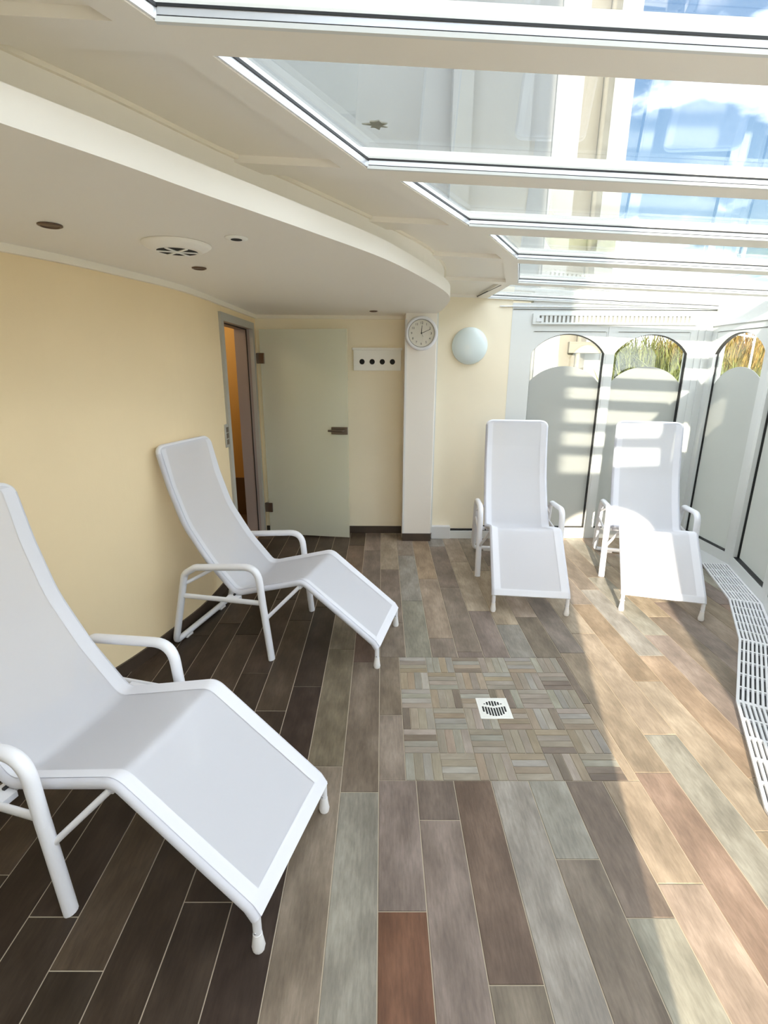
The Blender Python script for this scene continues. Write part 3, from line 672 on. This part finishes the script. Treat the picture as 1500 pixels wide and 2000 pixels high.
def hand(name, ang, l0, l1, wd, y):
    d = Vector((math.sin(ang), 0, math.cos(ang))); s = Vector((d.z, 0, -d.x)) * wd / 2; a = d * l0; b = d * l1
    q = [a - s, a + s, b + s * .6, b - s * .6]; vs = [(p.x, y, p.z) for p in q] + [(p.x, y - 0.001, p.z) for p in q]
    return MB().add(vs, [(0, 1, 2, 3), (7, 6, 5, 4), (0, 4, 5, 1), (1, 5, 6, 2), (2, 6, 7, 3), (3, 7, 4, 0)]).build(name, M['ink'], ck)
hand('minute_hand', math.radians(66), -0.006, 0.082, 0.005, -0.0225)
hand('hour_hand', math.radians(3), -0.006, 0.064, 0.006, -0.0240)
hand('second_hand', math.radians(152), -0.01, 0.032, 0.0025, -0.0255)
MB().lathe([(0.006, 0.02), (0.006, 0.028), (0.003, 0.029)], (0, 0, 0), 'y', 16).build('hub', M['ink'], ck)

# ---- round wall lamp
lp = tag(empty('wall_lamp', (0.772, YW, 1.79)), 'round opal glass wall lamp, unlit, right of the clock', 'lamp')
prof = [(0.158 * math.cos(t_), 0.022 + 0.062 * math.sin(t_)) for t_ in [PI / 2 * k / 12 for k in range(13)]]
prof[-1] = (0.002, prof[-1][1])
MB().lathe([(0.152, 0.008), (0.158, 0.012)] + prof, (0, 0, 0), 'y', 48).build('shade', M['opal'], lp)
MB().lathe([(0.147, 0.0), (0.147, 0.012)], (0, 0, 0), 'y', 40).build('base_ring', M['board'], lp)

# ---- ceiling fittings
def downlight(x, y, label, r=0.034):
    e = tag(empty('downlight', (x, y, ZS)), label, 'light', 'bronze downlights in the dropped ceiling')
    MB().lathe([(r * .72, -0.001), (r, -0.001), (r, -0.004), (r * .8, -0.007), (r * .72, -0.003)], (0, 0, 0), 'z', 28).build('ring', M['bronze'], e)
    MB().lathe([(r * .74, -0.0005), (r * .74, -0.0022)], (0, 0, 0), 'z', 24).build('lens', M['dark_hole'], e)
downlight(-1.115, 1.89, 'bronze recessed downlight nearest the left edge of the picture', 0.038)
downlight(-0.875, 2.632, 'bronze recessed downlight just beyond the round air diffuser')
downlight(-0.075, 4.45, 'small bronze recessed downlight above the four-hole board')
sd = tag(empty('ceiling_sensor', (-0.535, 2.046, ZS)), 'small white ringed ceiling spot with a dark centre beside the diffuser', 'ceiling spot')
MB().lathe([(0.020, -0.001), (0.042, -0.001), (0.040, -0.005), (0.026, -0.008), (0.020, -0.007)], (0, 0, 0), 'z', 28).build('ring', M['board'], sd)
MB().lathe([(0.0205, -0.0005), (0.0205, -0.0078)], (0, 0, 0), 'z', 20).build('centre', M['dark_hole'], sd)
av = tag(empty('air_diffuser', (-0.795, 2.155, ZS)), 'large round white air diffuser with a spoked centre in the ceiling', 'vent')
MB().lathe([(0.075, -0.0010), (0.128, -0.001), (0.128, -0.005), (0.116, -0.014), (0.095, -0.024), (0.078, -0.028), (0.075, -0.026)], (0, 0, 0), 'z', 40).build('cone', M['ceiling'], av)
MB().lathe([(0.076, -0.0010), (0.076, -0.0262)], (0, 0, 0), 'z', 32).build('cavity', M['dark_hole'], av)
for k in range(6):
    a = PI * k / 3 + 0.3
    MB().tube([(0.008 * math.cos(a), 0.008 * math.sin(a), -0.028), (0.074 * math.cos(a), 0.074 * math.sin(a), -0.028)], 0.003, 0.006, 8).build('spoke', M['board'], av)
MB().lathe([(0.014, -0.026), (0.014, -0.031), (0.001, -0.033)], (0, 0, 0), 'z', 20).build('hub', M['board'], av)

# ---- floor drain
dr = tag(empty('floor_drain', (CXM, CYM, 0)), 'square bright metal floor drain in the mosaic field', 'drain')
bevel(MB().box(-0.0775, 0.0775, -0.0775, 0.0775, -0.004, 0.0012).build('plate', M['drain_steel'], dr), 0.001)
fb = MB(); fb.box(-0.066, 0.066, 0.0635, 0.066, .0012, .002); fb.box(-0.066, 0.066, -0.066, -0.0635, .0012, .002); fb.box(-0.066, -0.0635, -0.0635, 0.0635, .0012, .002); fb.box(0.0635, 0.066, -0.0635, 0.0635, .0012, .002)
fb.build('rim', M['drain_steel'], dr)
def slot(x, y0, y1):
    c = 0.0042
    MB().prism([(x - c, y0), (x + c, y0), (x + c, y1), (x - c, y1)], 0.0012, 0.0019).build('slot', M['dark_hole'], dr)
for k in range(-3, 4):
    x = k * 0.0135; yt = math.sqrt(max(0.052 ** 2 - x * x, 0)); yl = 0.013 + 0.35 * abs(x)
    if yt > yl + .004: slot(x, yl, yt)
for k in range(-4, 5):
    x = k * 0.0132; yb_ = -math.sqrt(max(0.060 ** 2 - x * x, 0)); yu = -0.002 + 0.24 * abs(x)
    slot(x, yb_, yu)

# ---- convector grating along the glass wall
gt = tag(empty('floor_grating'), 'white slatted floor convector grating along the side windows', 'grating')
inner = []
GW = 0.205
for k, p in enumerate(V):
    if k == 0: inner.append((p[0] - GW, p[1])); continue
    a = Vector(V[k - 1]); b = Vector(p); c = Vector(V[min(k + 1, len(V) - 1)])
    d1 = (b - a).normalized(); d2 = (c - b).normalized() if k < len(V) - 1 else d1
    n_ = (Vector((d1.y, -d1.x)) + Vector((d2.y, -d2.x))).normalized(); kk = GW / max(0.5, n_.dot(Vector((d1.y, -d1.x))))
    inner.append((b.x + n_.x * kk, b.y + n_.y * kk))
lerp = lambda p, q, t_: (p[0] + (q[0] - p[0]) * t_, p[1] + (q[1] - p[1]) * t_)
for k in range(len(V) - 1):
    A0, A1, B0, B1 = inner[k], inner[k + 1], V[k], V[k + 1]
    if k == 0:      # plain cover plate in the far corner
        part(MB().prism([A0, B0, B1, A1][::-1] if False else [A1, B1, B0, A0], 0.0006, 0.016).build('cover_plate', M['plinth'], gt), 'plain pale cover plate'); continue
    MB().prism([lerp(A1, B1, .02), lerp(A1, B1, .98), lerp(A0, B0, .98), lerp(A0, B0, .02)], 0.0006, 0.0025).build('dark_plate', M['black'], gt)  # black plate on the planks: shade between the slats put into its colour
    nsl = 10
    for j in range(nsl):
        t0 = j / nsl + 0.012; t1 = t0 + 0.054
        if j == nsl - 1: t1 = 0.99
        if j == 0: t0 = 0.0
        MB().prism([lerp(A1, B1, t0), lerp(A1, B1, t1), lerp(A0, B0, t1), lerp(A0, B0, t0)], 0.0025, 0.016).build('slat', M['grating'], gt)
    nc = 5
    for j in range(nc + 1):
        s0 = j / nc; w_ = 0.006 / 0.7; s0 = min(max(s0 - w_, 0.0), 1 - 2 * w_); s1 = s0 + 2 * w_
        P0, P1, Q0, Q1 = lerp(A0, A1, s0), lerp(A0, A1, s1), lerp(B0, B1, s0), lerp(B0, B1, s1)
        MB().prism([lerp(P1, Q1, .005), lerp(P1, Q1, .985), lerp(P0, Q0, .985), lerp(P0, Q0, .005)], 0.0025, 0.0150).build('crossbar', M['grating'], gt)

# ------------------------------------------------------------------ loungers
def make_lounger():
    root = empty('lounge_chair')
    prof_pts = [(0.0, 1.135), (0.045, 0.95), (0.115, 0.74), (0.245, 0.535), (0.405, 0.352), (0.52, 0.384), (0.815, 0.466), (1.215, 0.150), (1.236, 0.118)]
    pf = fillet(prof_pts, [0, .5, .5, .7, .07, 0, .055, .03, 0], 7)
    W = 0.243
    # closed tube frame of the sling: toe -> knee -> hip -> top, across, and back
    def rail(side): return [Vector((p.x, side * W, p.y)) for p in pf]
    r_ = 0.05
    top = [Vector((0.0, -W, 1.135))]
    path = rail(-1)[::-1]; path2 = rail(1)
    p_top = path[-1]; arc = []
    for k in range(1, 9):
        a = PI / 2 * k / 8; arc.append(Vector((p_top.x - 0.010 * math.sin(a) , -W + r_ * (1 - math.cos(a)), p_top.z + r_ * math.sin(a) * 0.62)))
    arc2 = [Vector((p.x, -p.y, p.z)) for p in arc[::-1]]
    MB().tube(path + arc + arc2 + path2, 0.0155, 0.0155, 12, (0, 1, 0)).build('sling_frame', M['chair_metal'], root)
    # sling
    prof = pf[:]; ztop = p_top.z + r_ * 0.62
    ext = [Vector((-0.010 * math.sin(PI / 2 * k / 5), p_top.z + r_ * 0.62 * math.sin(PI / 2 * k / 5))) for k in range(5, 0, -1)]
    wid = [W - r_ * (1 - math.cos(PI / 2 * k / 5)) for k in range(5, 0, -1)] + [W] * len(prof)
    prof = ext + prof
    tot = [0]
    for a, b in zip(prof, prof[1:]): tot.append(tot[-1] + (b - a).length)
    nrm = []
    for i in range(len(prof)):
        t = (prof[min(i + 1, len(prof) - 1)] - prof[max(i - 1, 0)]).normalized(); nrm.append(Vector((-t.y, t.x)) if (-t.y) * 1 > -2 else None)
    nrm = [Vector((n_.x, n_.y)) if n_.y > 0 or n_.x > 0 else -n_ for n_ in nrm]
    nl = 14; vs = []; fs = []
    def pt(i, q, lift):
        y = q * wid[i]; s = tot[i]; sag = 0.020 * (1 - q ** 4) * min(1, s / 0.12, (tot[-1] - s) / 0.1)
        dd = 0.0165 - sag + lift; return (prof[i].x + nrm[i].x * dd, y, prof[i].y + nrm[i].y * dd)
    for i in range(len(prof)):
        for j in range(nl + 1): vs.append(pt(i, -1 + 2 * j / nl, 0))
    for i in range(len(prof) - 1):
        for j in range(nl): fs.append((i * (nl + 1) + j, i * (nl + 1) + j + 1, (i + 1) * (nl + 1) + j + 1, (i + 1) * (nl + 1) + j))
    # side flaps wrapping round the tubes
    sl_ = MB().add(vs, fs, True)
    for sd_ in (-1, 1):
        v2 = []; f2_ = []
        for i in range(5, len(prof)):
            for k in range(6):
                a = PI * (0.5 - k / 5 * 0.95); v2.append((prof[i].x + nrm[i].x * 0.0170 * math.sin(a), sd_ * (W + 0.0170 * math.cos(a)), prof[i].y + nrm[i].y * 0.0170 * math.sin(a)))
        m_ = len(prof) - 5
        for i in range(m_ - 1):
            for k in range(5): f2_.append((i * 6 + k, i * 6 + k + 1, (i + 1) * 6 + k + 1, (i + 1) * 6 + k))
        sl_.add(v2, f2_, True)
    sling = sl_.build('sling', M['mesh_fabric'], root); part(sling, 'white woven mesh sling')
    for sd_ in (-1, 1):
        v2 = []; f2_ = []
        for i in range(3, len(prof)):
            for q in (1.0, 0.94, 0.88, 0.82): v2.append(pt(i, sd_ * q, 0.0026))
        for i in range(len(prof) - 4):
            for k in range(3): f2_.append((i * 4 + k, i * 4 + k + 1, (i + 1) * 4 + k + 1, (i + 1) * 4 + k))
        MB().add(v2, f2_, True).build('hem', M['hem'], sling)
    v2 = []; f2_ = []; L_ = len(prof) - 1
    ilist = [i for i in range(len(prof)) if tot[-1] - tot[i] < 0.05]
    for i in ilist:
        for j in range(nl + 1): v2.append(pt(i, -1 + 2 * j / nl, 0.0036))
    for i in range(len(ilist) - 1):
        for j in range(nl): f2_.append((i * (nl + 1) + j, i * (nl + 1) + j + 1, (i + 1) * (nl + 1) + j + 1, (i + 1) * (nl + 1) + j))
    MB().add(v2, f2_, True).build('hem', M['hem'], sling)
    # cross tubes below the sling
    for (s, z) in ((0.795, 0.432), (0.40, 0.325), (1.228, 0.126)):
        MB().tube([(s, -W, z), (s, W, z)], 0.0125, seg=10).build('crossbar', M['chair_metal'], root)
    # toe feet
    for sd_ in (-1, 1):
        ft = MB().tube([(1.236, sd_ * W, 0.122), (1.236, sd_ * W, 0.05)], 0.0125, seg=12, up=(1, 0, 0)).build('foot', M['chair_metal'], root)
        MB().tube([(1.236, sd_ * W, 0.062), (1.236, sd_ * W, 0.05), (1.236, sd_ * W, 0.012), (1.236, sd_ * W, 0.0)], 0.0135, seg=12, up=(1, 0, 0), radii=[1, 1.05, 1.45, 1.25]).build('tip', M['chair_tip'], ft)
        MB().tube([(1.236, sd_ * W - .015, 0.075), (1.236, sd_ * W + .015, 0.075)], 0.0035, seg=8, up=(1, 0, 0)).build('rivet', M['silver'], ft)
    # arm frames: front leg, armrest with rear upright, runner
    Y = 0.310
    for sd_ in (-1, 1):
        arm = fillet([(0.603, sd_ * Y, 0.32), (0.583, sd_ * Y, 0.556), (0.20, sd_ * Y, 0.516), (0.128, sd_ * Y, 0.47), (0.032, sd_ * Y, 0.070)], [0, .085, .06, .05, 0], 8)
        MB().tube(arm, 0.0190, 0.0225, 14, (0, 0, 1)).build('armrest', M['chair_metal'], root)
        MB().tube([(0.603, sd_ * Y, 0.325), (0.636, sd_ * Y, 0.0)], 0.0190, 0.0225, 14, (1, 0, 0)).build('leg', M['chair_metal'], root)
        MB().tube([(0.092, sd_ * Y, 0.333), (0.600, sd_ * Y, 0.343)], 0.016, 0.009, 10).build('side_bar', M['chair_metal'], root)
        MB().tube([(0.112, sd_ * Y, 0.402), (0.275, sd_ * (W + .012), 0.492)], 0.010, 0.010, 10).build('back_brace', M['chair_metal'], root)
        MB().tube([(0.612, sd_ * (Y - .004), 0.245), (0.795, sd_ * W, 0.436)], 0.0105, 0.0105, 10).build('strut', M['chair_metal'], root)
        MB().box(0.37, 0.445, sd_ * (W + .014), sd_ * (Y - .006), 0.328, 0.348).build('pivot_bracket', M['chair_metal'], root)
        MB().tube([(0.405, sd_ * (W + .012), 0.352), (0.405, sd_ * (W + .026), 0.352)], 0.006, seg=8, up=(1, 0, 0)).build('bolt', M['black'], root)
    rn = fillet([(0.040, -Y, 0.10), (0.018, -Y, 0.024), (0.018, Y, 0.024), (0.040, Y, 0.10)], [0, .05, .05, 0], 8)
    MB().tube(rn, 0.0180, 0.0180, 12, (1, 0, 0)).build('runner', M['chair_metal'], root)
    for sd_ in (-1, 1):
        MB().box(0.004, 0.034, sd_ * 0.19 - 0.03, sd_ * 0.19 + 0.03, 0, 0.012).build('pad', M['chair_tip'], root)
    return root
def copy_tree(o, parent=None):
    c = o.copy(); COL.objects.link(c); c.parent = parent
    for ch in o.children: copy_tree(ch, c)
    return c
proto = make_lounger()
spots = [((-1.164, 2.985), (0.971, -0.239), 'white mesh lounge chair against the yellow wall in front of the doorway'),
         ((-1.464, 1.622), (0.961, -0.278), 'large white mesh lounge chair in the left foreground, its back cut by the picture edge'),
         ((1.150, 4.336), (-0.116, -0.993), 'white mesh lounge chair in shade facing the viewer, left of the pair by the windows'),
         ((2.249, 4.268), (-0.293, -0.956), 'sunlit white mesh lounge chair in the corner by the side windows')]
kids = list(proto.children)
for i, (o_, d_, lb) in enumerate(spots):
    c = proto if i == 0 else copy_tree(proto)
    c.location = (o_[0], o_[1], 0); c.rotation_euler = (0, 0, math.atan2(d_[1], d_[0]))
    tag(c, lb, 'lounge chair', 'white mesh lounge chairs')

# ------------------------------------------------------------------ outside
gr = MB().box(-40, 60, -40, 70, -0.6, -0.5)
struct(gr.build('ground', M['ground']), 'grassy ground outside the glass room', 'ground')
M['bounce_paving'] = mat('pale_reflector_paving', (0.52, 0.48, 0.42), 0.8, var=0.1, vscale=2)
tr_ = MB().prism([(-3.3, -0.46), (-3.3, -9), (9, -9), (9, 3.0), (6.5, 9), (1.0, 9), (1.0, 5.05), (3.15, 5.05), (3.15, 3.9), (2.85, 3.1), (2.1, 1.9), (1.8, 1.3), (1.6, 0.5), (1.4, -0.46)], -0.3, -0.12)
struct(tr_.build('reflector', M['bounce_paving']), 'added pale paved terrace outside the glass room', 'ground')  # added as a pale reflector that bounces sunlight indoors
# tall white building beyond the window wall, lit on its right half
bld = empty('white_building', (0, 15, -0.5)); tag(bld, 'tall white building seen through the roof glass and first arched window', 'building')
MB().box(-16, 5.0, 0, 8, 0, 17).build('wall', M['ext_white'], bld)
MB().lathe([(1.0, 0), (1.0, 15.5)], (5.1, 1.0, 0), 'z', 40).build('round_stair_tower', M['ext_beige'], bld)
MB().box(5.0, 6.45, 0.45, 7, 0, 16).build('wing', M['ext_white'], bld)
MB().box(4.30, 4.42, -0.12, 0, 0, 17).build('pilaster', M['ext_white'], bld)
MB().box(1.7, 2.2, -0.35, 0, 0, 17).build('pilaster', M['ext_white'], bld)
MB().box(2.2, 3.7, -0.18, 0, 0, 17).build('bay', M['ext_white'], bld)
MB().tube([(5.55, -0.02, 0.2), (5.55, -0.02, 15)], 0.07, seg=12).build('downpipe', M['ext_beige'], bld)
MB().box(5.25, 6.25, -0.12, 0.45, 2.55, 2.85).build('canopy', M['ext_beige'], bld)
MB().box(-16.2, 6.3, -0.4, 0.0, 16.6, 17.2).build('parapet', M['ext_white'], bld)
# wing of the same complex behind the viewer
bb = MB().box(-14, -0.98, -6.0, -4.5, -0.5, 20)
tag(bb.build('rear_building', M['ext_white']), 'white building wing behind the viewer, outside the picture', 'building')
# grassy bank with shrubs
bank = MB(); nb = 24; vs = []; fs = []
for i in range(nb + 1):
    for j in range(8):
        x = 5 + 40 * i / nb; y = 13 + 3.0 * j; vs.append((x, y, -0.5 + min(j, 5) * 0.60 + 0.18 * math.sin(i * 1.7 + j)))
for i in range(nb):
    for j in range(7): fs.append((i * 8 + j, i * 8 + j + 1, (i + 1) * 8 + j + 1, (i + 1) * 8 + j))
bank.add(vs, fs, True)
struct(bank.build('bank', M['shrub']), 'overgrown bank beyond the windows', 'ground')
br = random.Random(5); vs = []; fs = []
clumps = [(br.uniform(9.6, 30), br.uniform(14, 24), br.uniform(1.1, 2.2)) for _ in range(240)] + [(br.uniform(6.3, 12), br.uniform(12.9, 13.5), br.uniform(0.8, 1.3)) for _ in range(46)]
for cx, cy, ch in clumps:
    gz = -0.5 + (min((cy - 13) / 3.0, 5) * 0.60 if cy > 13.5 else 0.9)
    for k in range(170):
        a = br.uniform(0, 2 * PI); e = br.uniform(0.25, 1.45); L_ = ch * br.uniform(.5, 1.1); bxp = cx + br.gauss(0, .35); byp = cy + br.gauss(0, .35)
        d = Vector((math.cos(a) * math.cos(e), math.sin(a) * math.cos(e), math.sin(e))); s = Vector((-math.sin(a), math.cos(a), 0)) * br.uniform(.012, .03)
        p = Vector((bxp, byp, gz + br.uniform(0, .35) * ch)); q = p + d * L_ * .5; o = len(vs)
        vs += [tuple(p - s), tuple(p + s), tuple(q + s), tuple(q - s), tuple(p + d * L_ + Vector((0, 0, -.08)))]
        fs += [(o, o + 1, o + 2, o + 3), (o + 3, o + 2, o + 4)]
sh = MB().add(vs, fs).build('shrubs', M['shrub'])
tag(sh, 'tangled green and golden shrubs on the bank beyond the windows', 'shrubs', kind='stuff')
pst = tag(empty('street_lamp', (8.13, 11.6, -0.5)), 'white street lamp post with a short arm beyond the side window', 'street lamp')
MB().tube([(0, 0, 0), (0, 0, 2.75)], 0.022, seg=10).build('pole', M['post'], pst)
MB().tube(fillet([(0, 0, 2.7), (0.0, 0, 2.80), (-0.40, 0.05, 2.86)], 0.05), 0.02, seg=10).build('arm', M['post'], pst)
MB().box(-0.58, -0.34, -0.01, 0.11, 2.835, 2.89).build('lamp_head', M['post'], pst)
